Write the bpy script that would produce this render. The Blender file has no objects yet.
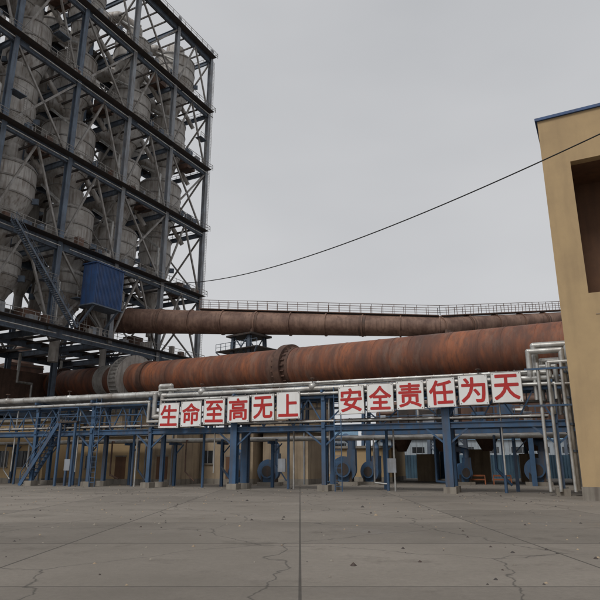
import bpy, math, random
from mathutils import Vector, Matrix
random.seed(7)
sc=bpy.context.scene
V=Vector
# ---------------------------------------------------------------- materials
def mat(name, c1, c2=None, rough=0.7, metal=0.0, scale=0.6, streak=0.35, dirt=(0.05,0.035,0.025), bump=0.15, detail=5, sxy=2.2):
    m=bpy.data.materials.new(name); m.use_nodes=True
    nt=m.node_tree; N=nt.nodes; L=nt.links
    b=N['Principled BSDF']; b.inputs['Roughness'].default_value=rough; b.inputs['Metallic'].default_value=metal
    if c2 is None: c2=tuple(x*0.65 for x in c1)
    tc=N.new('ShaderNodeTexCoord')
    n1=N.new('ShaderNodeTexNoise'); n1.inputs['Scale'].default_value=scale; n1.inputs['Detail'].default_value=detail; n1.inputs['Roughness'].default_value=0.65
    L.new(tc.outputs['Object'],n1.inputs['Vector'])
    r1=N.new('ShaderNodeValToRGB'); r1.color_ramp.elements[0].position=0.35; r1.color_ramp.elements[1].position=0.65
    r1.color_ramp.elements[0].color=(*c2,1); r1.color_ramp.elements[1].color=(*c1,1)
    L.new(n1.outputs['Fac'],r1.inputs['Fac'])
    out=r1.outputs['Color']
    if streak>0:
        mp=N.new('ShaderNodeMapping'); mp.inputs['Scale'].default_value=(sxy,sxy,0.18)
        L.new(tc.outputs['Object'],mp.inputs['Vector'])
        n2=N.new('ShaderNodeTexNoise'); n2.inputs['Scale'].default_value=1.3; n2.inputs['Detail'].default_value=4
        L.new(mp.outputs['Vector'],n2.inputs['Vector'])
        r2=N.new('ShaderNodeMapRange'); r2.inputs['From Min'].default_value=0.48; r2.inputs['From Max'].default_value=0.72; r2.inputs['To Max'].default_value=streak
        L.new(n2.outputs['Fac'],r2.inputs['Value'])
        mx=N.new('ShaderNodeMix'); mx.data_type='RGBA'
        L.new(r2.outputs['Result'],mx.inputs['Factor']); L.new(out,mx.inputs['A']); mx.inputs['B'].default_value=(*dirt,1)
        out=mx.outputs['Result']
    L.new(out,b.inputs['Base Color'])
    if bump:
        bp=N.new('ShaderNodeBump'); bp.inputs['Strength'].default_value=bump; bp.inputs['Distance'].default_value=0.08
        L.new(n1.outputs['Fac'],bp.inputs['Height']); L.new(bp.outputs['Normal'],b.inputs['Normal'])
    return m

def kiln_mat():
    m=bpy.data.materials.new('kiln_rust'); m.use_nodes=True
    nt=m.node_tree; N=nt.nodes; L=nt.links; b=N['Principled BSDF']; b.inputs['Roughness'].default_value=0.7
    tc=N.new('ShaderNodeTexCoord')
    mp=N.new('ShaderNodeMapping'); mp.inputs['Scale'].default_value=(0.2,0.03,0.03)
    L.new(tc.outputs['Object'],mp.inputs['Vector'])
    n=N.new('ShaderNodeTexNoise'); n.inputs['Scale'].default_value=1; n.inputs['Detail'].default_value=6; n.inputs['Roughness'].default_value=0.7
    L.new(mp.outputs['Vector'],n.inputs['Vector'])
    r=N.new('ShaderNodeValToRGB'); e=r.color_ramp.elements
    e[0].position=0.36; e[0].color=(0.07,0.036,0.028,1); e[1].position=0.66; e[1].color=(0.38,0.125,0.05,1)
    k=e.new(0.5); k.color=(0.22,0.078,0.04,1)
    L.new(n.outputs['Fac'],r.inputs['Fac'])
    n2=N.new('ShaderNodeTexNoise'); n2.inputs['Scale'].default_value=0.8; n2.inputs['Detail'].default_value=8; n2.inputs['Roughness'].default_value=0.7
    mp2=N.new('ShaderNodeMapping'); mp2.inputs['Scale'].default_value=(1.8,0.6,0.6)
    L.new(tc.outputs['Object'],mp2.inputs['Vector']); L.new(mp2.outputs['Vector'],n2.inputs['Vector'])
    r2=N.new('ShaderNodeMapRange'); r2.inputs['From Min'].default_value=0.42; r2.inputs['From Max'].default_value=0.62; r2.inputs['To Max'].default_value=0.8
    L.new(n2.outputs['Fac'],r2.inputs['Value'])
    mx=N.new('ShaderNodeMix'); mx.data_type='RGBA'; L.new(r2.outputs['Result'],mx.inputs['Factor'])
    L.new(r.outputs['Color'],mx.inputs['A']); mx.inputs['B'].default_value=(0.105,0.052,0.038,1)
    n3=N.new('ShaderNodeTexNoise'); n3.inputs['Scale'].default_value=0.35; n3.inputs['Detail'].default_value=7; n3.inputs['Roughness'].default_value=.75
    L.new(mp2.outputs['Vector'],n3.inputs['Vector'])
    r3=N.new('ShaderNodeMapRange'); r3.inputs['From Min'].default_value=0.5; r3.inputs['From Max'].default_value=0.68; r3.inputs['To Max'].default_value=0.55
    L.new(n3.outputs['Fac'],r3.inputs['Value'])
    m2=N.new('ShaderNodeMix'); m2.data_type='RGBA'; L.new(r3.outputs['Result'],m2.inputs['Factor']); L.new(mx.outputs['Result'],m2.inputs['A']); m2.inputs['B'].default_value=(0.23,0.16,0.125,1)
    L.new(m2.outputs['Result'],b.inputs['Base Color'])
    bp=N.new('ShaderNodeBump'); bp.inputs['Strength'].default_value=0.4; bp.inputs['Distance'].default_value=0.06
    L.new(n2.outputs['Fac'],bp.inputs['Height']); L.new(bp.outputs['Normal'],b.inputs['Normal'])
    return m

def ground_mat():
    m=bpy.data.materials.new('yard_concrete'); m.use_nodes=True
    nt=m.node_tree; N=nt.nodes; L=nt.links; b=N['Principled BSDF']
    tc=N.new('ShaderNodeTexCoord'); col=None
    def noise(s,d=8,r=.65):
        n=N.new('ShaderNodeTexNoise'); n.inputs['Scale'].default_value=s; n.inputs['Detail'].default_value=d; n.inputs['Roughness'].default_value=r
        L.new(tc.outputs['Object'],n.inputs['Vector']); return n.outputs['Fac']
    def mr(x,a,c,lo=0,hi=1):
        r=N.new('ShaderNodeMapRange'); r.inputs['From Min'].default_value=a; r.inputs['From Max'].default_value=c; r.inputs['To Min'].default_value=lo; r.inputs['To Max'].default_value=hi
        L.new(x,r.inputs['Value']); return r.outputs['Result']
    def mix(f,a,c,mode='MIX'):
        x=N.new('ShaderNodeMix'); x.data_type='RGBA'; x.blend_type=mode; L.new(f,x.inputs['Factor'])
        for s_,v_ in(('A',a),('B',c)):
            if isinstance(v_,tuple): x.inputs[s_].default_value=(*v_,1)
            else: L.new(v_,x.inputs[s_])
        return x.outputs['Result']
    base=mix(mr(noise(.12,10),.35,.65),(.17,.15,.125),(.27,.24,.205))
    fine=noise(9,6,.8)
    base=mix(mr(fine,.35,.7,0,.45),base,(.13,.115,.1))
    base=mix(mr(noise(.5,9,.75),.55,.68,0,.65),base,(.1,.085,.07))
    br=N.new('ShaderNodeTexBrick'); br.inputs['Scale'].default_value=1; br.inputs['Brick Width'].default_value=5; br.inputs['Row Height'].default_value=4.5; br.inputs['Mortar Size'].default_value=.025; br.inputs['Mortar Smooth'].default_value=.3; br.offset=0
    br.inputs['Color1'].default_value=(.82,.82,.82,1); br.inputs['Color2'].default_value=(1.1,1.1,1.1,1); br.inputs['Mortar'].default_value=(.35,.35,.35,1)
    L.new(tc.outputs['Object'],br.inputs['Vector'])
    one=N.new('ShaderNodeValue'); one.outputs[0].default_value=1
    base=mix(one.outputs[0],base,br.outputs['Color'],'MULTIPLY')
    vo=N.new('ShaderNodeTexVoronoi'); vo.feature='DISTANCE_TO_EDGE'; vo.inputs['Scale'].default_value=.22
    nd=N.new('ShaderNodeTexNoise'); nd.inputs['Scale'].default_value=.8; nd.inputs['Detail'].default_value=6; L.new(tc.outputs['Object'],nd.inputs['Vector'])
    va=N.new('ShaderNodeVectorMath'); va.operation='ADD'; L.new(tc.outputs['Object'],va.inputs[0]); L.new(nd.outputs['Color'],va.inputs[1]); L.new(va.outputs[0],vo.inputs['Vector'])
    base=mix(mr(vo.outputs['Distance'],0,.006,.8,0),base,(.05,.045,.04))
    L.new(base,b.inputs['Base Color'])
    L.new(mr(noise(.18,5),.55,.66,.92,.42),b.inputs['Roughness'])
    bp=N.new('ShaderNodeBump'); bp.inputs['Strength'].default_value=.5; bp.inputs['Distance'].default_value=.02; L.new(fine,bp.inputs['Height']); L.new(bp.outputs['Normal'],b.inputs['Normal'])
    return m

M={}
M['kiln']=kiln_mat()
M['ground']=ground_mat()
M['tyre']=mat('tyre_rust',(0.15,0.08,0.055),(0.07,0.038,0.03))
M['gear']=mat('gear_cover_grey',(0.42,0.4,0.37),(0.27,0.25,0.23),streak=0.5)
M['duct']=mat('duct_rust',(0.27,0.165,0.12),(0.12,0.065,0.048),scale=0.45,streak=0.6,dirt=(0.07,0.035,0.025))
M['steel']=mat('steel_blue_grey',(0.13,0.17,0.225),(0.08,0.1,0.135),streak=0.5,bump=0)
M['steel_l']=mat('steel_pale',(0.30,0.33,0.37),(0.22,0.22,0.23),streak=0.5,bump=0)
M['brace']=mat('brace_grey',(0.35,0.34,0.33),(0.2,0.18,0.16),streak=0.5,bump=0)
M['blue']=mat('paint_blue',(0.05,0.115,0.22),(0.035,0.075,0.14),rough=0.6,streak=0.7,dirt=(0.1,0.08,0.065),bump=0.05)
M['blue_b']=mat('cladding_blue',(0.03,0.085,0.23),(0.022,0.06,0.16),rough=0.55,streak=0.5,bump=0.05)
M['blue_l']=mat('fence_light_blue',(0.16,0.3,0.42),(0.12,0.22,0.32),streak=0.4,bump=0)
M['clad']=mat('aluminium_cladding',(0.52,0.50,0.475),(0.30,0.275,0.25),rough=0.55,metal=0.15,scale=0.3,streak=0.8,dirt=(0.13,0.09,0.065))
M['pipe']=mat('pipe_jacket',(0.62,0.62,0.6),(0.36,0.35,0.33),rough=0.42,metal=0.5,scale=1.2,streak=0.55,dirt=(0.15,0.1,0.07),sxy=.8)
M['tan']=mat('render_tan',(0.49,0.35,0.19),(0.40,0.285,0.16),rough=0.9,scale=0.35,streak=0.32,dirt=(0.2,0.145,0.09),sxy=1.0,detail=8)
M['tan_d']=mat('concrete_tan',(0.42,0.33,0.225),(0.28,0.215,0.15),rough=0.9,scale=0.4,streak=0.5,dirt=(0.1,0.07,0.05))
M['conc']=mat('concrete',(0.3,0.27,0.23),(0.2,0.18,0.15),rough=0.9,streak=0.6,dirt=(0.08,0.06,0.05))
M['dark']=mat('dark_steel',(0.06,0.05,0.045),(0.035,0.03,0.028),streak=0.5,dirt=(0.1,0.05,0.03))
M['rust']=mat('rusty_steel',(0.17,0.095,0.067),(0.085,0.052,0.04),streak=0.5)
M['white']=mat('sign_white',(0.83,0.83,0.82),(0.79,0.79,0.77),rough=0.4,streak=0.14,bump=0,dirt=(.4,.33,.27))
M['red']=mat('sign_red',(0.5,0.02,0.018),(0.42,0.018,0.016),rough=0.45,streak=0.1,bump=0)
M['glass']=mat('window_glass',(0.03,0.035,0.04),(0.02,0.022,0.025),rough=0.1,streak=0.1,bump=0)
M['brown']=mat('brown_paint',(0.17,0.085,0.045),(0.12,0.06,0.035),rough=0.8)
M['orange']=mat('orange_paint',(0.4,0.12,0.04),(0.25,0.08,0.03))
M['black']=mat('cable_black',(0.015,0.015,0.016),(0.012,0.012,0.012),bump=0,streak=0)
M['shed']=mat('shed_cladding',(0.36,0.41,0.45),(0.3,0.34,0.38),streak=0.3,bump=0)

# ---------------------------------------------------------------- mesh builder
class B:
    def __init__(s): s.v=[];s.f=[];s.m=[];s.sm=[];s.mats=[]
    def mi(s,k):
        if k not in s.mats: s.mats.append(k)
        return s.mats.index(k)
    def add(s,vs,fs,k,smooth=False):
        o=len(s.v); s.v+= [tuple(v) for v in vs]; i=s.mi(k)
        for f in fs: s.f.append([o+a for a in f]); s.m.append(i); s.sm.append(smooth)
    def box(s,x0,x1,y0,y1,z0,z1,k):
        vs=[(x,y,z) for z in(z0,z1) for y in(y0,y1) for x in(x0,x1)]
        s.add(vs,[(0,2,3,1),(4,5,7,6),(0,1,5,4),(1,3,7,5),(3,2,6,7),(2,0,4,6)],k)
    def basis(s,p,q,up=V((0,0,1))):
        d=(q-p).normalized()
        if abs(d.z)>0.95: up=V((0,1,0))
        a=d.cross(up).normalized(); b=a.cross(d).normalized(); return d,a,b
    def beam(s,p,q,w,h,k):
        p=V(p);q=V(q); d,a,b=s.basis(p,q); vs=[]
        for c in(p,q):
            for i,j in((-1,-1),(1,-1),(1,1),(-1,1)): vs.append(c+a*(i*w/2)+b*(j*h/2))
        s.add(vs,[(3,2,1,0),(4,5,6,7),(0,1,5,4),(1,2,6,5),(2,3,7,6),(3,0,4,7)],k)
    def ibeam(s,p,q,w,h,k,t=0.08):
        p=V(p);q=V(q); d,a,b=s.basis(p,q); t2=h*t+0.02
        s.beam(p+b*(h/2-t2/2),q+b*(h/2-t2/2),w,t2,k); s.beam(p-b*(h/2-t2/2),q-b*(h/2-t2/2),w,t2,k)
        s.beam(p,q,w*0.18,h-2*t2,k)
    def cone(s,p,q,r0,r1,k,n=20,caps=True):
        p=V(p);q=V(q); d,a,b=s.basis(p,q); vs=[]
        for c,r in((p,r0),(q,r1)):
            for i in range(n):
                t=2*math.pi*i/n; vs.append(c+a*(r*math.cos(t))+b*(r*math.sin(t)))
        s.add(vs,[(i,(i+1)%n,n+(i+1)%n,n+i) for i in range(n)],k,True)
        if caps:
            s.add(vs[:n],[tuple(range(n-1,-1,-1))],k); s.add(vs[n:],[tuple(range(n))],k)
    def tube(s,p,q,r,k,n=12,caps=True): s.cone(p,q,r,r,k,n,caps)
    def path(s,pts,r,k,n=12):
        for i in range(len(pts)-1): s.tube(pts[i],pts[i+1],r,k,n)
        for p in pts[1:-1]: s.ball(p,r*1.03,k,n)
    def ball(s,c,r,k,n=12,zs=1.0,half=False):
        c=V(c); m=max(4,n//2); vs=[];fs=[]
        lo=0 if half else -math.pi/2
        for j in range(m+1):
            ph=lo+(math.pi/2-lo)*j/m
            for i in range(n):
                t=2*math.pi*i/n; vs.append(c+V((r*math.cos(ph)*math.cos(t),r*math.cos(ph)*math.sin(t),r*zs*math.sin(ph))))
        for j in range(m):
            for i in range(n): fs.append((j*n+i,j*n+(i+1)%n,(j+1)*n+(i+1)%n,(j+1)*n+i))
        s.add(vs,fs,k,True)
    def rail(s,pts,h=1.1,sp=1.5,k='steel',r=0.03):
        for i in range(len(pts)-1):
            p=V(pts[i]);q=V(pts[i+1]);n=max(1,int((q-p).length/sp)); up=V((0,0,h))
            for j in range(n+1):
                c=p.lerp(q,j/n); s.beam(c,c+up,r*2,r*2,k)
            s.beam(p+up,q+up,r*2,r*2,k); s.beam(p+up*.5,q+up*.5,r*1.5,r*1.5,k)
    def stair(s,p,q,w,k):
        p=V(p);q=V(q); side=V((q-p).cross(V((0,0,1)))).normalized()*w/2
        for sg in(-1,1):
            s.beam(p+side*sg,q+side*sg,0.08,0.28,k)
            s.rail([p+side*sg,q+side*sg],1.0,1.4,k,0.025)
        n=int((q-p).length/0.32)
        for j in range(n):
            c=p.lerp(q,(j+.5)/n); s.beam(c-side,c+side,0.26,0.05,k)
    def ladder(s,x,y,z0,z1,k='brace'):
        for q in(-.22,.22): s.beam((x+q,y,z0),(x+q,y,z1),.05,.05,k)
        z=z0+.3
        while z<z1: s.beam((x-.22,y,z),(x+.22,y,z),.035,.035,k); z+=.35
    def obj(s,name,mw=None):
        me=bpy.data.meshes.new(name); me.from_pydata(s.v,[],s.f)
        for k in s.mats: me.materials.append(M[k])
        me.polygons.foreach_set('material_index',s.m); me.polygons.foreach_set('use_smooth',s.sm); me.update()
        o=bpy.data.objects.new(name,me); sc.collection.objects.link(o)
        if mw is not None: o.matrix_world=mw
        return o
def frame(ox,oy,dx,dy,oz=0):
    l=math.hypot(dx,dy);dx/=l;dy/=l
    return Matrix(((dx,-dy,0,ox),(dy,dx,0,oy),(0,0,1,oz),(0,0,0,1)))

# ---------------------------------------------------------------- ground
b=B(); b.add([(-2500,-500,0),(2500,-500,0),(2500,4000,0),(-2500,4000,0)],[(0,1,2,3)],'ground')
b.obj('ground',None)
# loose stones and spilt clinker
b=B(); rg=random.Random(11)
for i in range(1500):
    x=rg.uniform(-30,20); y=rg.uniform(9,46); r=rg.uniform(.012,.05)*(1 if rg.random()<.95 else 1.8)
    vs=[(x+r*math.cos(t)*rg.uniform(.7,1.2),y+r*math.sin(t)*rg.uniform(.7,1.2),0.002) for t in(0,1.26,2.5,3.8,5)]+[(x,y,r*.8)]
    b.add(vs,[(j,(j+1)%5,5) for j in range(5)],rg.choice(['conc','dark','tan_d']))
b.obj('loose_gravel')

# ---------------------------------------------------------------- preheater tower
b=B()
BAY=11.5; NX=5; ROWS=[0,12,24]
FL=[9,20,33,47,61,75,89]
xs=[-BAY*i for i in range(NX+1)]
for i,x in enumerate(xs):
    for j,y in enumerate(ROWS):
        k='steel_l' if (i==0) else 'steel'
        if j==0 and i in(1,2): k='steel_l'
        w=0.8
        base=20 if (j==0 and i in(2,3)) else (9 if j==0 else 0)
        if j==1 and i in(3,): base=20
        b.ibeam((x,y,base),(x,y,92),w,w,k,0.12)
        if j==0 and base==9: b.box(x-.7,x+.7,y-.7,y+.7,0,9.2,'conc')
for z in FL:
    for y in ROWS:
        if z==9 and y==0:
            b.ibeam((xs[-1],y,z),(xs[-2],y,z),0.45,1.0,'steel'); b.ibeam((xs[1],y,z),(0,y,z),0.45,1.0,'steel'); continue
        b.ibeam((xs[-1],y,z),(0,y,z),0.45,1.9 if (z==20 and y==0) else (1.5 if z==33 else 1.0),'steel')
    for x in xs: b.ibeam((x,0,z-.02),(x,24,z-.02),0.4,0.9,'steel')
    if z>9:
        for x in xs[:-1]:
            for q in range(1,4): b.beam((x-BAY*q/4,0.3,z+.1),(x-BAY*q/4,23.7,z+.1),0.18,0.35,'dark')
        b.box(xs[-1],0,-1.6,1.2,z+.45,z+.52,'dark')
        b.box(xs[-1],0,11,13.5,z+.45,z+.52,'dark')
        b.rail([(xs[-1],-1.6,z+.5),(0.4,-1.6,z+.5),(0.4,24,z+.5)],1.1,1.9,'brace',0.035)
    b.box(xs[-1],0,21,24,z+.45,z+.52,'dark')
for fi in range(len(FL)-1):
    z0,z1=FL[fi],FL[fi+1]
    for i in range(NX):
        x0=xs[i];x1=xs[i+1];xm=(x0+x1)/2
        for y in(0,24):
            if fi==0: continue
            if (i+fi)%3==0:
                b.beam((x0,y,z0),(x1,y,z1),0.3,0.3,'brace'); b.beam((x1,y,z0),(x0,y,z1),0.3,0.3,'brace')
            else:
                b.beam((x0,y,z0),(xm,y,z1),0.3,0.3,'brace'); b.beam((x1,y,z0),(xm,y,z1),0.3,0.3,'brace')
    for x in(xs[0],xs[2],xs[-1]):
        if fi==0: continue
        for y0,y1 in((0,12),(12,24)):
            b.beam((x,y0,z0),(x,y1,z1),0.28,0.28,'brace')
            b.beam((x,y1,z0),(x,y0,z1),0.28,0.28,'brace')
for fi in range(1,len(FL)-1):
    z0,z1=FL[fi],FL[fi+1]; zm=(z0+z1)/2
    b.stair((-3,17,z0+.5),(-10,17,zm),1.0,'steel'); b.stair((-10,18.6,zm),(-3,18.6,z1+.5),1.0,'steel')
    b.box(-11.3,-10,16,19.5,zm-.1,zm,'dark')
def cyc(cx,cy,zt,r,hc,hk,k='clad'):
    b.cone((cx,cy,zt-hc),(cx,cy,zt),r,r,k,28)
    b.cone((cx,cy,zt-hc-hk),(cx,cy,zt-hc),r*.2,r,k,28)
    b.ball((cx,cy,zt),r,k,28,0.35,True)
    b.tube((cx,cy,zt-hc-hk-5),(cx,cy,zt-hc-hk),r*.2,k)
    for z in(zt-.1,zt-hc/2,zt-hc+.1): b.cone((cx,cy,z-.12),(cx,cy,z+.12),r+.12,r+.12,'brace',28)
    for q in(.3,.6): 
        rq=r+(r*.2-r)*q; b.cone((cx,cy,zt-hc-hk*q-.08),(cx,cy,zt-hc-hk*q+.08),rq+.1,rq+.1,'brace',28)
    b.tube((cx,cy,zt+r*.2),(cx,cy,zt+4),r*.45,k,16)
    for t in range(4):
        a=t*math.pi/2+.6; b.beam((cx+r*math.cos(a),cy+r*math.sin(a),zt-hc),(cx+(r+.9)*math.cos(a),cy+(r+.9)*math.sin(a),zt-hc),.4,.9,'steel')
rr=random.Random(3)
for li,F in enumerate([20,33,47,61,75]):
    for i in range(NX):
        cx=-BAY*(i+.5)+rr.uniform(-.9,.9)
        r=[3.5,3.1,4.3,3.7,4.4][(i+li)%5]
        if F==20:
            if i!=0: cyc(cx,6.5,30.8,r*.9,3.5,5.5)
        else:
            cyc(cx,6.2+rr.uniform(-.6,1.4),F+10.5+rr.uniform(-2.2,1),r,rr.uniform(4.5,6),8.5)
        if i%2==0 and F>20: cyc(cx+1,17.5,F+9,r*.9,6,7)
        z=F+8
        if F>20 or i: b.path([(cx,6.2,z+4.5),(cx-3,9,z+6.5),(cx-BAY*.6,16,z+5),(cx-BAY*.6,17,z-9+(4 if F==20 else 0))],1.15,'clad',14)
        if F>20: b.tube((cx+BAY*.45,4,F-2),(cx+BAY*.12,6,F+4),0.45,'clad')
        px=cx-rr.uniform(3.8,5.2)
        b.path([(px,2.0,F+.6),(px,2.0,F+7+rr.random()*3),(px,7,F+12)],0.22,'pipe',8)
        if (i+li)%2: b.box(cx+2.5,cx+5,2.2,4.6,F+.55,F+3,'rust')
        if rr.random()<.45:
            h=rr.uniform(4,7.5); xo=rr.uniform(-5,3)
            b.box(cx+xo,cx+xo+2.2,-.9,.6,F+h-.1,F+h,'steel'); b.rail([(cx+xo,-.9,F+h),(cx+xo+2.2,-.9,F+h)],1.0,.8,'brace',.03)
            b.ladder(cx+xo+2.4,-.5,F+.5,F+h+1)
        for _ in range(3):
            q=cx+rr.uniform(-4.8,4); b.box(q,q+rr.uniform(.4,1.4),-1.2,-.4,F+.55,F+1+rr.random(),rr.choice(['steel_l','rust','steel','clad']))
        b.tube((cx-5,-1.0,F-.5),(cx+5.6,-1.0,F-.5),.09,'pipe',8)
b.box(-50,-36,5,11,20.5,23,'dark')
b.ladder(.5,-.6,9,89)
for i in range(6):
    x=-BAY*i/1.3-3; b.path([(x,20,0),(x,20,13+i%3),(x-3,20,13+i%3),(x-3,20,20)],0.25,'pipe',8)
b.box(-57,-1,19,24,0,8.6,'conc')
for i in range(7): b.box(-54+i*8,-51+i*8,18.95,19,3,6,'glass')
b.box(-57,-12,20,24,9.6,17,'rust')
b.stair((-32,-2.4,20.5),(-44,-2.4,33),1.0,'steel')
TW=frame(-20.2,112,.46,.886)
b.obj('preheater_tower',TW)
b=B()
b.box(-3,3,-3.4,3.4,-3.5,4.5,'rust')
for i in range(5): b.box(-3.1,3.1,-3.5,3.5,-3+i*1.7,-2.8+i*1.7,'dark')
b.cone((0,0,4.5),(0,0,8),2.6,1.8,'rust',24); b.tube((0,0,8),(0,0,12),1.8,'clad',24)
for s in(-2.6,2.6):
    for q in(-3,3): b.ibeam((s,q,-15.5),(s,q,-3.5),.45,.45,'steel')
pk=V((-27.3,93,14.4)); dk=(V((19.6,56,12))-pk).normalized(); pin=pk-dk*37
b.obj('kiln_inlet_chamber',frame(pin.x,pin.y,dk.x,dk.y,pin.z))
b=B()
b.box(-30.2,-24.4,-3.6,-0.9,24.6,31.0,'blue_b')
for i in range(20): b.box(-30.1+i*.28,-30.0+i*.28,-3.66,-3.6,24.7,30.9,'blue_b')
for i in range(9): b.box(-24.4,-24.34,-3.5+i*.28,-3.4+i*.28,24.7,30.9,'blue_b')
b.box(-30.4,-24.2,-3.8,-.8,31.0,31.15,'blue_b'); b.box(-30.4,-24.2,-3.8,-.8,24.4,24.6,'steel')
for x in(-29.8,-24.9): b.beam((x,-3.4,24.4),(x,-.4,21.4),.25,.25,'steel')
b.obj('blue_clad_cabin',TW)

# ---------------------------------------------------------------- rotary kiln (local X is the axis)
P=V((-27.3,93,14.4)); Q=V((19.6,56,12.0)); d=(Q-P).normalized()
z=V((0,0,1)); yv=z.cross(d).normalized(); zv=d.cross(yv)
KM=Matrix(((d.x,yv.x,zv.x,P.x),(d.y,yv.y,zv.y,P.y),(d.z,yv.z,zv.z,P.z),(0,0,0,1)))
KL=(Q-P).length; R=2.45
b=B()
def seg(x0,x1,r0,r1,k,n=72): b.cone((x0,0,0),(x1,0,0),r0,r1,k,n)
seg(-35,74,R,R,'kiln',96)
x=-32
while x<73:
    seg(x,x+.12,R+.025,R+.025,'kiln'); x+=rr.choice([2.2,4.4,3.1])
def tyre(x,r,w,k='tyre'):
    seg(x-w/2,x+w/2,r,r,k)
    seg(x-w/2-.9,x+w/2+.9,R+.07,R+.07,'tyre')
    for i in range(24):
        t=2*math.pi*i/24
        b.beam((x-w/2-.5,(R+.1)*math.cos(t),(R+.1)*math.sin(t)),(x+w/2+.5,(R+.1)*math.cos(t),(R+.1)*math.sin(t)),.3,.16,'tyre')
XT1=.556*KL
tyre(XT1,R+.5,1.0); tyre(69,R+.5,1.0); tyre(-20,R+.5,1.0)
GX=.6
seg(GX-.9,GX+.9,3.55,3.55,'gear'); seg(GX-1.1,GX-.9,3.8,3.8,'gear'); seg(GX+.9,GX+1.1,3.8,3.8,'gear')
for i in range(36):
    t=2*math.pi*i/36; b.beam((GX-1.1,3.68*math.cos(t),3.68*math.sin(t)),(GX+1.1,3.68*math.cos(t),3.68*math.sin(t)),.1,.22,'brace')
seg(5,6,R+.22,R+.22,'tyre'); seg(-6.5,-4,R+.2,R+.2,'gear')
b.obj('rotary_kiln',KM)
hd=V((d.x,d.y)).normalized()
def pier(xk,top_drop,w,dep,name='kiln_pier'):
    c=P+d*xk; b=B(); t=c.z-top_drop
    b.box(-w/2,w/2,-dep/2,dep/2,0,t,'tan_d'); b.box(-w/2-.4,w/2+.4,-dep/2-.4,dep/2+.4,t,t+.5,'conc')
    for s in(-1,1):
        b.tube((-.6,s*1.5,t+1.1),(.6,s*1.5,t+1.1),.75,'tyre',20); b.tube((-1.4,s*1.5,t+1.1),(1.4,s*1.5,t+1.1),.28,'dark')
        for q in(-1.3,1.0): b.box(q,q+.35,s*1.5-.5,s*1.5+.5,t+.5,t+1.4,'blue')
    b.rail([(-w/2-.3,-dep/2-.3,t+.5),(w/2+.3,-dep/2-.3,t+.5)],1.1,1.2,'steel')
    b.box(-.6,.6,-dep/2-.03,-dep/2,0,2.2,'brown')
    b.box(-w/2-.02,w/2+.02,-dep/2-.02,dep/2+.02,t*.5,t*.5+.08,'conc')
    b.obj(name,frame(c.x,c.y,hd.x,hd.y))
pier(XT1,4.45,6,8); pier(69,4.45,6,8); pier(-20,4.45,6,8); pier(1,5.6,7,8)
b=B()
for x0,x1 in((-34,XT1-4),(XT1+4,62)):
    b.box(x0,x1,-5.2,-3.8,-4.3,-4.15,'dark')
    b.ibeam((x0,-5.2,-4.5),(x1,-5.2,-4.5),.25,.5,'blue'); b.ibeam((x0,-3.8,-4.5),(x1,-3.8,-4.5),.25,.5,'blue')
    b.rail([(x0,-5.2,-4.15),(x1,-5.2,-4.15)],1.1,1.8,'steel',.03)
    x=x0+2
    while x<x1:
        g=P.z+d.z*x
        b.ibeam((x,-5.0,-g+.2),(x,-5.0,-4.7),.3,.3,'blue'); b.ibeam((x,-4.0,-g+.2),(x,-4.0,-4.7),.3,.3,'blue')
        b.beam((x,-5.0,-g+2),(x,-4.0,-5),.1,.1,'blue'); x+=8
for x in range(26,62,6):
    if abs(x-XT1)<5: continue
    b.tube((x,-4.6,-4.15),(x,-4.6,-3.3),.35,'dark',12); b.tube((x,-4.6,-3.4),(x,-3.6,-2.7),.2,'rust',12)
b.obj('kiln_walkway',KM)

# ---------------------------------------------------------------- tertiary air duct
D=[V((-43,112,27.5)),V((-38.3,101,25.8)),V((-29.5,98,25.3)),V((21,85,21.2)),V((47,100,26.1)),V((70,113,30.5))]
RD=[1.5,1.75,2.15,1.45,1.25,1.2]
b=B()
for i in range(len(D)-1):
    p,q=D[i],D[i+1]; L_=(q-p).length
    b.cone(p,q,RD[i],RD[i+1],'duct',40)
    n=max(1,int(L_/(5.3 if i>=2 else 3)))
    for j in range(n+1):
        t=j/n; c=p.lerp(q,t); r=RD[i]+(RD[i+1]-RD[i])*t; u=(q-p).normalized()
        b.cone(c-u*.1,c+u*.1,r+.16,r+.16,'duct',40)
        if j%3==1: b.cone(c-u*.5,c+u*.5,r+.07,r+.07,'rust',40)
for i in range(1,len(D)-1): b.ball(D[i],RD[i]*1.02,'duct',32)
b.box(-32.5,-31,95.6,96.4,24.9,26.2,'rust')
b.cone(D[3]+V((0,0,-1.2)),D[3]+V((0,0,-3.6)),1.0,.35,'duct',20)
wp=[]
for t in (0.25,1.0): 
    c=D[2].lerp(D[3],t); wp.append(c+V((0,0,2.15+(1.42-2.15)*t+.25)))
wp.append(D[4]+V((0,0,1.6))); wp.append(D[5]+V((0,0,1.6)))
for off in(-.7,.7):
    b.rail([w+V((0,off,0)) for w in wp],1.5,1.7,'rust',.035)
for i in range(len(wp)-1): b.beam(wp[i],wp[i+1],1.5,.12,'rust')
b.obj('tertiary_air_duct')
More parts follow.
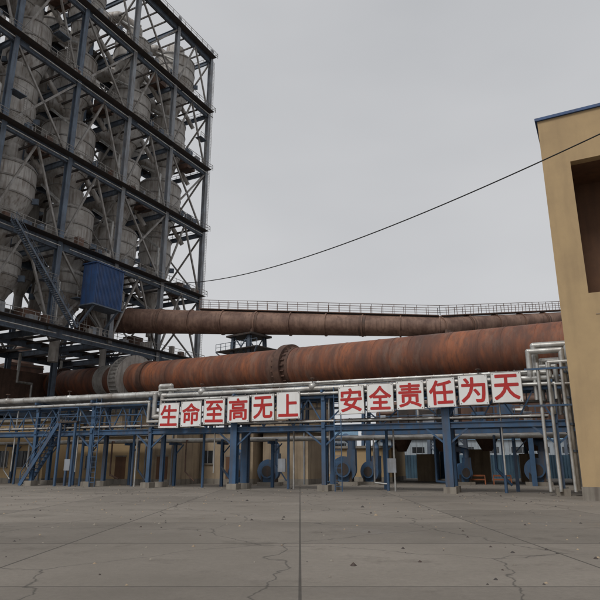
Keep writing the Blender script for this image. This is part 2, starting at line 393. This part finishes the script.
def trestle(c,r,w=4):
    b=B(); t=c.z-r-.3
    for sx in(-1,1):
        for sy in(-1,1): b.ibeam((sx*w/2,sy*w/2,0),(sx*w/2*.7,sy*w/2*.7,t),.5,.5,'steel')
    n=5
    for j in range(n):
        z0=t*j/n;z1=t*(j+1)/n; f0=1-.3*j/n; f1=1-.3*(j+1)/n
        for sy in(-1,1):
            b.beam((-w/2*f0,sy*w/2*f0,z0),(w/2*f1,sy*w/2*f1,z1),.15,.15,'steel'); b.beam((w/2*f0,sy*w/2*f0,z0),(-w/2*f1,sy*w/2*f1,z1),.15,.15,'steel')
            b.beam((-w/2*f1,sy*w/2*f1,z1),(w/2*f1,sy*w/2*f1,z1),.2,.25,'steel')
    b.box(-w*.55,w*.55,-w*.5,w*.5,t-.3,t,'dark')
    b.box(-1.6,-1.2,-1,1,t,t+r*.7,'rust'); b.box(1.2,1.6,-1,1,t,t+r*.7,'rust')
    b.box(-w*.9,w*.9,-w*.6,w*.6,t-2.6,t-2.45,'dark')
    b.rail([(-w*.9,-w*.6,t-2.45),(w*.9,-w*.6,t-2.45)],1.1,1.1,'steel',.035)
    for s in(-1,1): b.beam((s*w*.9,-w*.6,t-2.6),(s*w*.4,-w*.35,t-5),.2,.2,'steel')
    b.obj('duct_trestle',frame(c.x,c.y,d.x,d.y))
trestle(D[2].lerp(D[3],.42),1.85,5); trestle(D[3],1.42,4); trestle(D[4],1.25,4)

# ---------------------------------------------------------------- pipe rack
RM=frame(-8.76,41,.932,-.364)
b=B()
posts=[-31,-25,-18.5,-12.2,-6.9,-1.8,4.8,11,18.5,24.3]
for x in posts:
    w=.45 if x in(18.5,4.8) else .26
    b.ibeam((x,0,0),(x,0,6.0),w,w,'blue',.12); b.ibeam((x,1.6,0),(x,1.6,6.0),w,w,'blue',.12)
    b.box(x-.35,x+.35,-.35,.35,0,.35,'conc'); b.box(x-.35,x+.35,1.25,1.95,0,.35,'conc')
    b.beam((x,-.2,5.55),(x,1.8,5.55),.2,.25,'blue'); b.beam((x,-.2,3.85),(x,1.8,3.85),.2,.25,'blue')
    b.beam((x,-.45,6.0),(x,1.9,6.0),.15,.15,'blue')
for y in(0,1.6):
    b.ibeam((-31,y,5.7),(24.8,y,5.7),.18,.26,'blue',.1); b.ibeam((-31,y,3.75),(24.8,y,3.75),.2,.34,'blue',.1)
for i in range(len(posts)-1):
    x0,x1=posts[i],posts[i+1]; n=2
    if i%2==0: n=3
    for j in range(n):
        a=x0+(x1-x0)*j/n;c=x0+(x1-x0)*(j+1)/n;m=(a+c)/2
        b.beam((a,0.02,3.9),(m,0.02,5.55),.08,.08,'blue'); b.beam((m,0.02,5.55),(c,0.02,3.9),.08,.08,'blue')
for x in posts: 
    b.beam((x,0,2.6),(x+1.2,0,3.6),.1,.1,'blue'); b.beam((x,0,2.6),(x-1.2,0,3.6),.1,.1,'blue')
b.box(-31,24.8,1.9,2.4,5.1,5.2,'brace')
b.ladder(-6.3,-.3,0,6.2,'blue'); b.ladder(12,-.3,0,6.2,'blue')
b.rail([(-31,1.9,5.2),(24.6,1.9,5.2)],1.0,1.6,'steel',.025)
b.rail([(-31,-.25,3.95),(-2.5,-.25,3.95)],1.0,1.3,'blue',.025)
for x in(-20,-9,8,15): b.box(x,x+.5,-.25,-.12,1.1,1.9,'steel_l')
# secondary legs and lower rail level
for x in(-22,-15.5,-9.6,-4.3,1.6,8,14.6,21.4):
    b.tube((x,1.5,0),(x,1.5,3.7),.09,'blue',10)
    if int(x)%2==0: b.tube((x+.5,1.2,0),(x+.5,1.2,3.7),.06,'pipe',10)
b.obj('pipe_rack',RM)
b=B()
def pr(y,z,r,x0=-31,x1=24.5,k='pipe'):
    b.tube((x0,y,z),(x1,y,z),r,k,14)
    x=x0+.5
    while x<x1: b.tube((x,y,z),(x+.06,y,z),r+.018,k,14); x+=1.05
L0=-1.5
pr(-.12,6.32,.2,-31,L0-.5); pr(.42,6.3,.22,-31,L0+.1); pr(1.0,6.27,.17); pr(1.45,6.22,.12); pr(-.3,5.78,.1,-31,L0-.3)
pr(-.12,6.2,.15,L0+.6,24.2); pr(.42,6.22,.2,L0+.9,24.5); pr(-.3,5.85,.1,L0+.6,24.5); pr(.2,6.62,.09,L0,24.2); pr(.8,6.6,.07,-31,24.2)
b.path([(L0-.5,-.12,6.32),(L0-.05,-.15,6.32),(L0-.05,-.15,4.75),(L0+.5,-.15,4.75),(L0+.6,-.15,6.2),(L0+.9,-.12,6.2)],.17,'pipe',14)
b.path([(L0+.1,.42,6.3),(L0+.1,.3,6.9),(L0+.9,.3,6.9),(L0+.9,.42,6.22)],.2,'pipe',14)
b.path([(L0-.4,-.3,5.78),(L0-.4,-.35,4.4),(L0+.6,-.35,4.4),(L0+.6,-.3,5.85)],.1,'pipe',12)
for k_,(y,r,h) in enumerate([(-.12,.16,7.7),(.42,.2,8.1),(1.0,.17,7.3),(-.4,.11,7.0)]):
    x=23.3+.33*k_
    b.path([(x,y,6.2),(x,y,h),(x+1.7,y,h),(x+1.7,y,.3)],r,'pipe',14)
    b.path([(x+.2,y,5.0),(x+.2,y,5.0+(h-6.2)),(x+1.0,y,5.0+(h-6.2)),(x+1.0,y,4.2)],r*.7,'pipe',12)
    for zz in (2.2,3.6,5.0,6.4): b.tube((x+1.7,y,zz),(x+1.7,y,zz+.12),r+.04,'steel',14)
for x in (23.7,24.2,24.9): b.tube((x,-.45,0.2),(x,-.45,7.0),.09,'pipe')
b.box(23.0,25.8,-.58,-.5,6.6,6.7,'blue'); b.box(23.0,25.8,-.58,-.5,4.6,4.7,'blue')
for x in(-22,-15.5,-9.3,2.2,10.3,20.5):
    b.ball((x,-.12,6.34),.26,'pipe',12); b.tube((x,-.12,6.4),(x,-.12,6.85),.03,'dark'); b.cone((x,-.12,6.85),(x,-.12,6.89),.15,.15,'rust',14)
    b.path([(x+1,.2,5.8),(x+1,.15,5.2),(x+1,.15,1.0)],.05,'pipe',8)
pr(-.1,4.15,.07,-31,24); pr(.3,4.2,.1,-31,24,'rust'); pr(.7,4.2,.12,-31,24,'dark')
b.obj('insulated_pipes',RM)

# second, lower service rack behind
b=B()
for x in range(-26,26,4):
    b.ibeam((x,0,0),(x,0,3.1),.2,.2,'blue'); b.beam((x,-.8,3.0),(x,.8,3.0),.12,.16,'blue'); b.beam((x,0,2.2),(x+.7,0,2.95),.07,.07,'blue')
for y,r,k in((-.6,.11,'pipe'),(-.3,.07,'blue'),(0,.13,'rust'),(.4,.16,'pipe'),(.7,.06,'dark')): b.tube((-28,y,3.1+r),(25,y,3.1+r),r,k,12)
for i in range(14):
    x=-25+i*3.5+rr.uniform(-1,1); b.path([(x,-.6,3.2),(x,-.9,3.2),(x,-.9,rr.uniform(.4,1.6)),(x+.8,-.9,rr.uniform(.3,.5))],rr.uniform(.04,.09),rr.choice(['blue','pipe','rust']),8)
b.obj('service_pipe_rack',frame(-7.5,44.3,.932,-.364))

# ---------------------------------------------------------------- slogan signs
chars="生命至高无上安全责任为天"
sx=[1.77*i for i in range(6)]+[13+1.8*i for i in range(6)]
for i,(c,x) in enumerate(zip(chars,sx)):
    zc=4.78+.044*x; W=1.58 if i<6 else 1.6; H=1.68
    b=B(); b.box(-W/2,W/2,-.03,.03,-H/2,H/2,'white')
    for s in(-1,1):
        b.box(s*(W/2)-.015,s*(W/2)+.015,-.04,.05,-H/2-.02,H/2+.02,'brace')
        b.beam((s*W*.3,.05,-H/2),(s*W*.3,.05,H/2+.1),.05,.05,'brace')
        b.box(-W/2+.02,W/2-.02,-.04,.05,s*H/2-.015,s*H/2+.015,'brace')
        for q in(-1,1): b.tube((s*W*.44,-.05,q*H*.45),(s*W*.44,-.03,q*H*.45),.025,'dark',8)
    for zz in(.45,-.3): b.beam((0,.03,zz),(0,.5,zz),.05,.05,'brace')
    o=b.obj('slogan_sign',RM@Matrix.Translation((x,-.62+rr.uniform(-.03,.03),zc+rr.uniform(-.03,.03)))@Matrix.Rotation(rr.uniform(-.02,.02),4,'Y')@Matrix.Rotation(rr.uniform(-.03,.03),4,'X'))
    cu=bpy.data.curves.new('character','FONT'); cu.body=c; cu.size=1.45; cu.offset=0; cu.resolution_u=3
    t=bpy.data.objects.new('tmp',cu); sc.collection.objects.link(t); bpy.context.view_layer.update()
    me0=bpy.data.meshes.new_from_object(t.evaluated_get(bpy.context.evaluated_depsgraph_get())); bpy.data.objects.remove(t)
    xsn=[v.co.x for v in me0.vertices]; ysn=[v.co.y for v in me0.vertices]
    mx,my=(min(xsn)+max(xsn))/2,(min(ysn)+max(ysn))/2
    sX=1.3/max(1.2,(max(xsn)-min(xsn))); sY=1.36/max(1.2,(max(ysn)-min(ysn)))
    vs=[];fs=[]
    for q in range(9):
        ox,oy=(0,0) if q==0 else (.034*math.cos(q*math.pi/4),.034*math.sin(q*math.pi/4))
        o0=len(vs)
        vs+=[((v.co.x-mx)*sX+ox,(v.co.y-my)*sY+oy,.0006*q) for v in me0.vertices]
        fs+=[[o0+a for a in p.vertices] for p in me0.polygons]
    me=bpy.data.meshes.new('character'); me.from_pydata(vs,[],fs); me.materials.append(M['red'])
    to=bpy.data.objects.new('character',me); sc.collection.objects.link(to); to.parent=o
    to.rotation_euler=(math.pi/2,0,0); to.location=(0,-.036,0)

# ---------------------------------------------------------------- low buildings
def lowb(name,x0,x1,y,dep,h,k='tan',wins=(),door=None,rot=(.932,-.364)):
    b=B(); w=x1-x0
    b.box(0,w,0,dep,0,h,k); b.box(-.25,w+.25,-.25,dep+.25,h,h+.22,'conc'); b.box(-.04,w+.04,-.04,dep+.04,0,.4,'conc')
    for (a,c,z0,z1) in wins:
        b.box(a,c,-.02,.1,z0,z1,'glass')
        for q in(a,(a+c)/2,c): b.box(q-.03,q+.03,-.05,.05,z0,z1,'steel_l')
        b.box(a-.1,c+.1,-.12,.02,z0-.1,z0-.01,'conc')
    if door: b.box(door,door+1,-.03,.05,0,2.1,'brown'); b.box(door-.08,door+1.08,-.025,.05,2.1,2.2,'conc')
    b.tube((w-.3,-.1,0),(w-.3,-.1,h),.06,'steel_l',8)
    b.obj(name,frame(x0,y,*rot))
lowb('substation_building',-27,-20.8,52,6,5.0,wins=[(3.4,4.9,1.3,2.6),(1,2.3,1.3,2.6)])
lowb('pump_house',-18.6,-11.4,50,7,3.7,wins=[(1,2,1.2,2.2)],door=4)
lowb('compressor_house',-8.8,-3.4,50,6,4.2,'tan_d',door=3,wins=[(.8,1.8,1.6,2.6)])
lowb('workshop_building',2.6,8.6,56,6,2.9,'tan',wins=[(1,2.2,1.1,2.0)],door=4)
lowb('lubrication_station',-11.9,-9.4,47.2,3.5,4.3,'tan_d',door=.8)
lowb('equipment_hut',-3.0,.9,48.6,3.5,4.0,'tan_d')

# cooler platform
b=B()
X0,X1,Y0,Y1=2,27,0,12
b.box(X0,X1,Y0,Y1,4.35,4.7,'rust')
for x in [2+ i*3.1 for i in range(9)]: b.ibeam((x,Y0,4.1),(x,Y1,4.1),.25,.45,'dark')
for y in(0,4,8,12): b.ibeam((X0,y,4.05),(X1,y,4.05),.25,.5,'blue' if y==0 else 'dark')
for x in(2.4,8.5,14.7,20.9,26.6):
    for y in(.2,11.8): b.ibeam((x,y,0),(x,y,3.9),.35,.35,'blue')
b.rail([(X0,Y0,4.7),(X1,Y0,4.7)],1.1,1.4,'blue',.035)
b.box(9,24,4,11,4.7,8.2,'rust'); b.box(8.8,24.2,3.8,11.2,8.2,8.4,'dark')
for i in range(11): b.box(9.4+i*1.35,9.5+i*1.35,3.85,4,4.7,8.2,'dark')
b.box(3,7.5,5,10,4.7,6.9,'dark')
for i in range(7): 
    x=3+i*3.3; b.path([(x,1.6,4.7),(x,1.6,5.6+.3*(i%3)),(x+1.5,1.6,5.6+.3*(i%3)),(x+1.5,3.7,6.8)],.16,'pipe' if i%2 else 'rust',10)
b.tube((3,2.2,6.3),(26,2.2,6.6),.3,'rust',14)
for i in range(12):
    x=3+i*1.9; h=rr.uniform(.5,1.5); b.box(x,x+rr.uniform(.4,1.2),.6,1.4,4.7,4.7+h,rr.choice(['rust','dark','steel_l','blue']))
for i in range(6): b.cone((4+i*3.7,7,4.1),(4+i*3.7,7,2.6),1.2,.4,'rust',12)
for i in range(5): b.box(5+i*4.5,7+i*4.5,9,11.5,0,2.4+.4*(i%2),'tan_d')
b.obj('cooler_platform',frame(3.2,49,.88,-.3))

c=P+d*78; b=B()
b.box(-4,4,-4.2,4.2,6,16.5,'rust'); 
for i in range(6): b.box(-4.1,4.1,-4.35,4.35,6.5+i*1.8,6.7+i*1.8,'dark')
for sx_ in(-3.5,3.5):
    for sy_ in(-3.5,3.5): b.ibeam((sx_,sy_,0),(sx_,sy_,6),.5,.5,'blue')
b.obj('kiln_hood',frame(c.x,c.y,d.x,d.y))

def fan(x,y,s=1.0,rot=(1,-.3)):
    b=B()
    b.cone((0,-.4*s,1.3*s),(0,.4*s,1.3*s),1.0*s,1.0*s,'blue',24); b.cone((0,-.75*s,1.3*s),(0,-.4*s,1.3*s),.65*s,.45*s,'blue',20)
    b.tube((0,-.77*s,1.3*s),(0,-.75*s,1.3*s),.5*s,'dark',16)
    b.cone((0,-.44*s,1.3*s),(0,-.4*s,1.3*s),1.06*s,1.06*s,'blue',24)
    b.box(.3*s,1.0*s,-.38*s,.38*s,1.3*s,2.9*s,'blue')
    b.path([(.65*s,0,2.8*s),(.65*s,0,3.6*s),(-.2*s,1.5*s,4.0*s)],.33*s,'blue',14)
    b.box(-1.0*s,1.2*s,-.6*s,.6*s,0,.3*s,'conc'); b.box(-.7*s,-.5*s,-.5*s,.5*s,.3*s,1.1*s,'dark'); b.box(.5*s,.7*s,-.5*s,.5*s,.3*s,1.1*s,'dark')
    b.tube((-.1,.4*s,1.3*s),(-.1,1.6*s,1.3*s),.32*s,'blue',14); b.box(-.4,.3,.6*s,1.5*s,.2,1.0*s,'dark')
    b.obj('cooling_fan',frame(x,y,*rot))
fan(-2.3,45.6,.8); fan(-4.9,46.5,.65,(1,.2)); fan(3.4,46,.9); fan(5.6,47.5,.75,(1,-.7)); fan(17.8,45.5,.85); fan(12.6,47,.7,(.9,.3))

b=B(); b.stair((0,0,0),(3.2,0,4.6),.9,'blue'); b.box(3.2,5.0,-.6,.6,4.5,4.6,'dark'); b.rail([(3.2,-.6,4.6),(5,-.6,4.6)],1.0,.9,'blue')
for x in(3.4,4.8): b.beam((x,-.5,0),(x,-.5,4.5),.15,.15,'blue'); b.beam((x,.5,0),(x,.5,4.5),.15,.15,'blue')
b.obj('steel_stairs',frame(-20.8,45.8,.932,-.364))

b=B()
n=150
for i in range(n): b.box(i*.3,i*.3+.17,-.03,.03,0.05,2.4,'blue_l'); b.box(i*.3+.17,i*.3+.3,.02,.05,0.05,2.4,'blue_l')
for i in range(0,n,10): b.box(i*.3,i*.3+.1,.06,.16,0,2.5,'steel')
b.box(0,n*.3,.05,.1,2.3,2.38,'steel_l'); b.obj('corrugated_fence',frame(7,64,1,-.08))
def barrier(x,y,w=1.3):
    b=B()
    for s in(-1,1): b.beam((s*w/2,-.2,0),(s*w/2,0,.7),.06,.06,'orange'); b.beam((s*w/2,.2,0),(s*w/2,0,.7),.06,.06,'orange')
    b.beam((-w/2,0,.67),(w/2,0,.67),.04,.12,'orange'); b.beam((-w/2,-.1,.38),(w/2,-.1,.38),.04,.1,'orange')
    b.obj('safety_barrier',frame(x,y,1,-.2))
for x,y in((13.8,47.5),(15.7,47.1)): barrier(x,y)
def shed(x,y,w,dep,h,k='shed'):
    b=B(); b.box(0,w,0,dep,0,h,k)
    b.add([(-.5,-.5,h),(w+.5,-.5,h),(w+.5,dep/2,h+2.5),(-.5,dep/2,h+2.5),(-.5,dep+.5,h),(w+.5,dep+.5,h)],[(0,1,2,3),(3,2,5,4),(0,3,4),(1,5,2)],'blue_l')
    for i in range(int(w/6)): b.box(2+i*6,5+i*6,-.05,.0,h*.55,h*.75,'glass')
    for i in range(int(w/1.5)): b.box(i*1.5,i*1.5+.08,-.08,-.0,0,h,'steel_l')
    b.obj('factory_shed',frame(x,y,1,-.1))
shed(20,150,60,25,7); shed(-10,170,26,20,9); shed(90,140,60,30,9); shed(-120,190,80,30,10); shed(40,230,70,30,13)

# ---------------------------------------------------------------- tan building on the right
b=B(); H=19.65; LW=16; DP=14
x0,x1,z0,z1=1.34,7.4,9.7,16.9
b.box(0,x0,0,.5,0,H,'tan'); b.box(x0,LW,0,.5,z1,H,'tan'); b.box(x0,LW,0,.5,0,z0,'tan'); b.box(x1,LW,0,.5,z0,z1,'tan')
b.box(0,.5,.5,DP,0,H,'tan'); b.box(LW-.5,LW,.5,DP,0,H,'tan'); b.box(.5,LW-.5,DP-.5,DP,0,H,'tan')
b.box(.5,LW-.5,.5,DP-.5,H-1.0,H-.7,'conc')
b.box(x0-.3,x1+.3,.5,3.2,z0-.25,z0,'conc'); b.box(x0-.3,x1+.3,.5,3.2,z1,z1+.25,'brown')
b.box(x0-.3,x0,.5,3.2,z0,z1,'brown'); b.box(x1,x1+.3,.5,3.2,z0,z1,'tan'); b.box(x0-.3,x1+.3,3.2,3.5,z0,z1,'brown')
b.box(x0+1.2,x1-1,3.15,3.2,z0+1,z0+3.6,'glass')
b.box(x0+2.4,x0+2.9,.6,1.1,z0,z1,'tan')
b.box(-.12,LW+.12,-.12,.62,H,H+.16,'blue_b'); b.box(-.12,.62,.62,DP,H,H+.16,'blue_b')
b.box(-.05,LW,-.05,-.0,0,.6,'conc')
for z in(4.2,8.6): b.box(x0+.2,LW,-.02,0,z,z+.05,'tan_d')
b.box(9,11.5,-.03,0,2,4.5,'glass'); b.box(9,11.5,-.03,0,11,13.5,'glass')
b.obj('tan_building',frame(13.0,28,.886,-.46))

# ---------------------------------------------------------------- overhead cable + pole
b=B(); A=V((-26.5,86,29.6)); E=V((12.5,20,14.4)); pts=[]
for i in range(61):
    u=i/56; c=A.lerp(E,u); c.z-=4*3.3*u*(1-u); pts.append(c)
for i in range(60): b.tube(pts[i],pts[i+1],.055-.0005*i,'black',6,False)
b.obj('overhead_cable')
e=pts[-1]; b=B(); b.cone((e.x,e.y,0),(e.x,e.y,e.z+.4),.18,.11,'conc',16); b.beam((e.x-.9,e.y,e.z),(e.x+.9,e.y,e.z),.1,.1,'steel'); b.tube((e.x,e.y,e.z-.2),(e.x,e.y,e.z+.15),.06,'brown'); b.obj('utility_pole')

# ---------------------------------------------------------------- world & light
w=bpy.data.worlds.new('World'); sc.world=w; w.use_nodes=True
N=w.node_tree.nodes; L=w.node_tree.links; bg=N['Background']
SE,SR=math.radians(50),math.radians(215)
sky=N.new('ShaderNodeTexSky'); sky.sky_type='NISHITA'; sky.sun_disc=False; sky.sun_elevation=SE; sky.sun_rotation=SR; sky.dust_density=4
hs=N.new('ShaderNodeHueSaturation'); hs.inputs['Saturation'].default_value=.35; hs.inputs['Value'].default_value=1.0; L.new(sky.outputs['Color'],hs.inputs['Color'])
tc=N.new('ShaderNodeTexCoord'); mp=N.new('ShaderNodeMapping'); mp.inputs['Scale'].default_value=(1,1,2.5); L.new(tc.outputs['Generated'],mp.inputs['Vector'])
nz=N.new('ShaderNodeTexNoise'); nz.inputs['Scale'].default_value=1.6; nz.inputs['Detail'].default_value=4; nz.inputs['Roughness'].default_value=.45; L.new(mp.outputs['Vector'],nz.inputs['Vector'])
rp=N.new('ShaderNodeValToRGB'); rp.color_ramp.elements[0].position=.3; rp.color_ramp.elements[1].position=.7
rp.color_ramp.elements[0].color=(5.3,5.4,5.6,1); rp.color_ramp.elements[1].color=(6.4,6.45,6.6,1); L.new(nz.outputs['Fac'],rp.inputs['Fac'])
mx=N.new('ShaderNodeMix'); mx.data_type='RGBA'; mx.inputs['Factor'].default_value=.88
L.new(hs.outputs['Color'],mx.inputs['A']); L.new(rp.outputs['Color'],mx.inputs['B']); L.new(mx.outputs['Result'],bg.inputs['Color']); bg.inputs['Strength'].default_value=.1
sd=bpy.data.lights.new('sun','SUN'); sd.energy=1.4; sd.angle=math.radians(20); sd.color=(1,.97,.92)
so=bpy.data.objects.new('sun',sd); sc.collection.objects.link(so)
sdv=V((math.sin(SR)*math.cos(SE),math.cos(SR)*math.cos(SE),math.sin(SE)))
so.rotation_euler=sdv.to_track_quat('Z','Y').to_euler()

# ---------------------------------------------------------------- camera
cd=bpy.data.cameras.new('camera'); co=bpy.data.objects.new('camera',cd); sc.collection.objects.link(co)
cd.sensor_width=36; cd.lens=580/600*36; cd.clip_end=6000; cd.clip_start=.1
co.location=(0,0,1.7); co.rotation_euler=(math.radians(90+15.6),0,0); sc.camera=co
sc.view_settings.view_transform='Standard'; sc.view_settings.look='None'; sc.view_settings.exposure=0
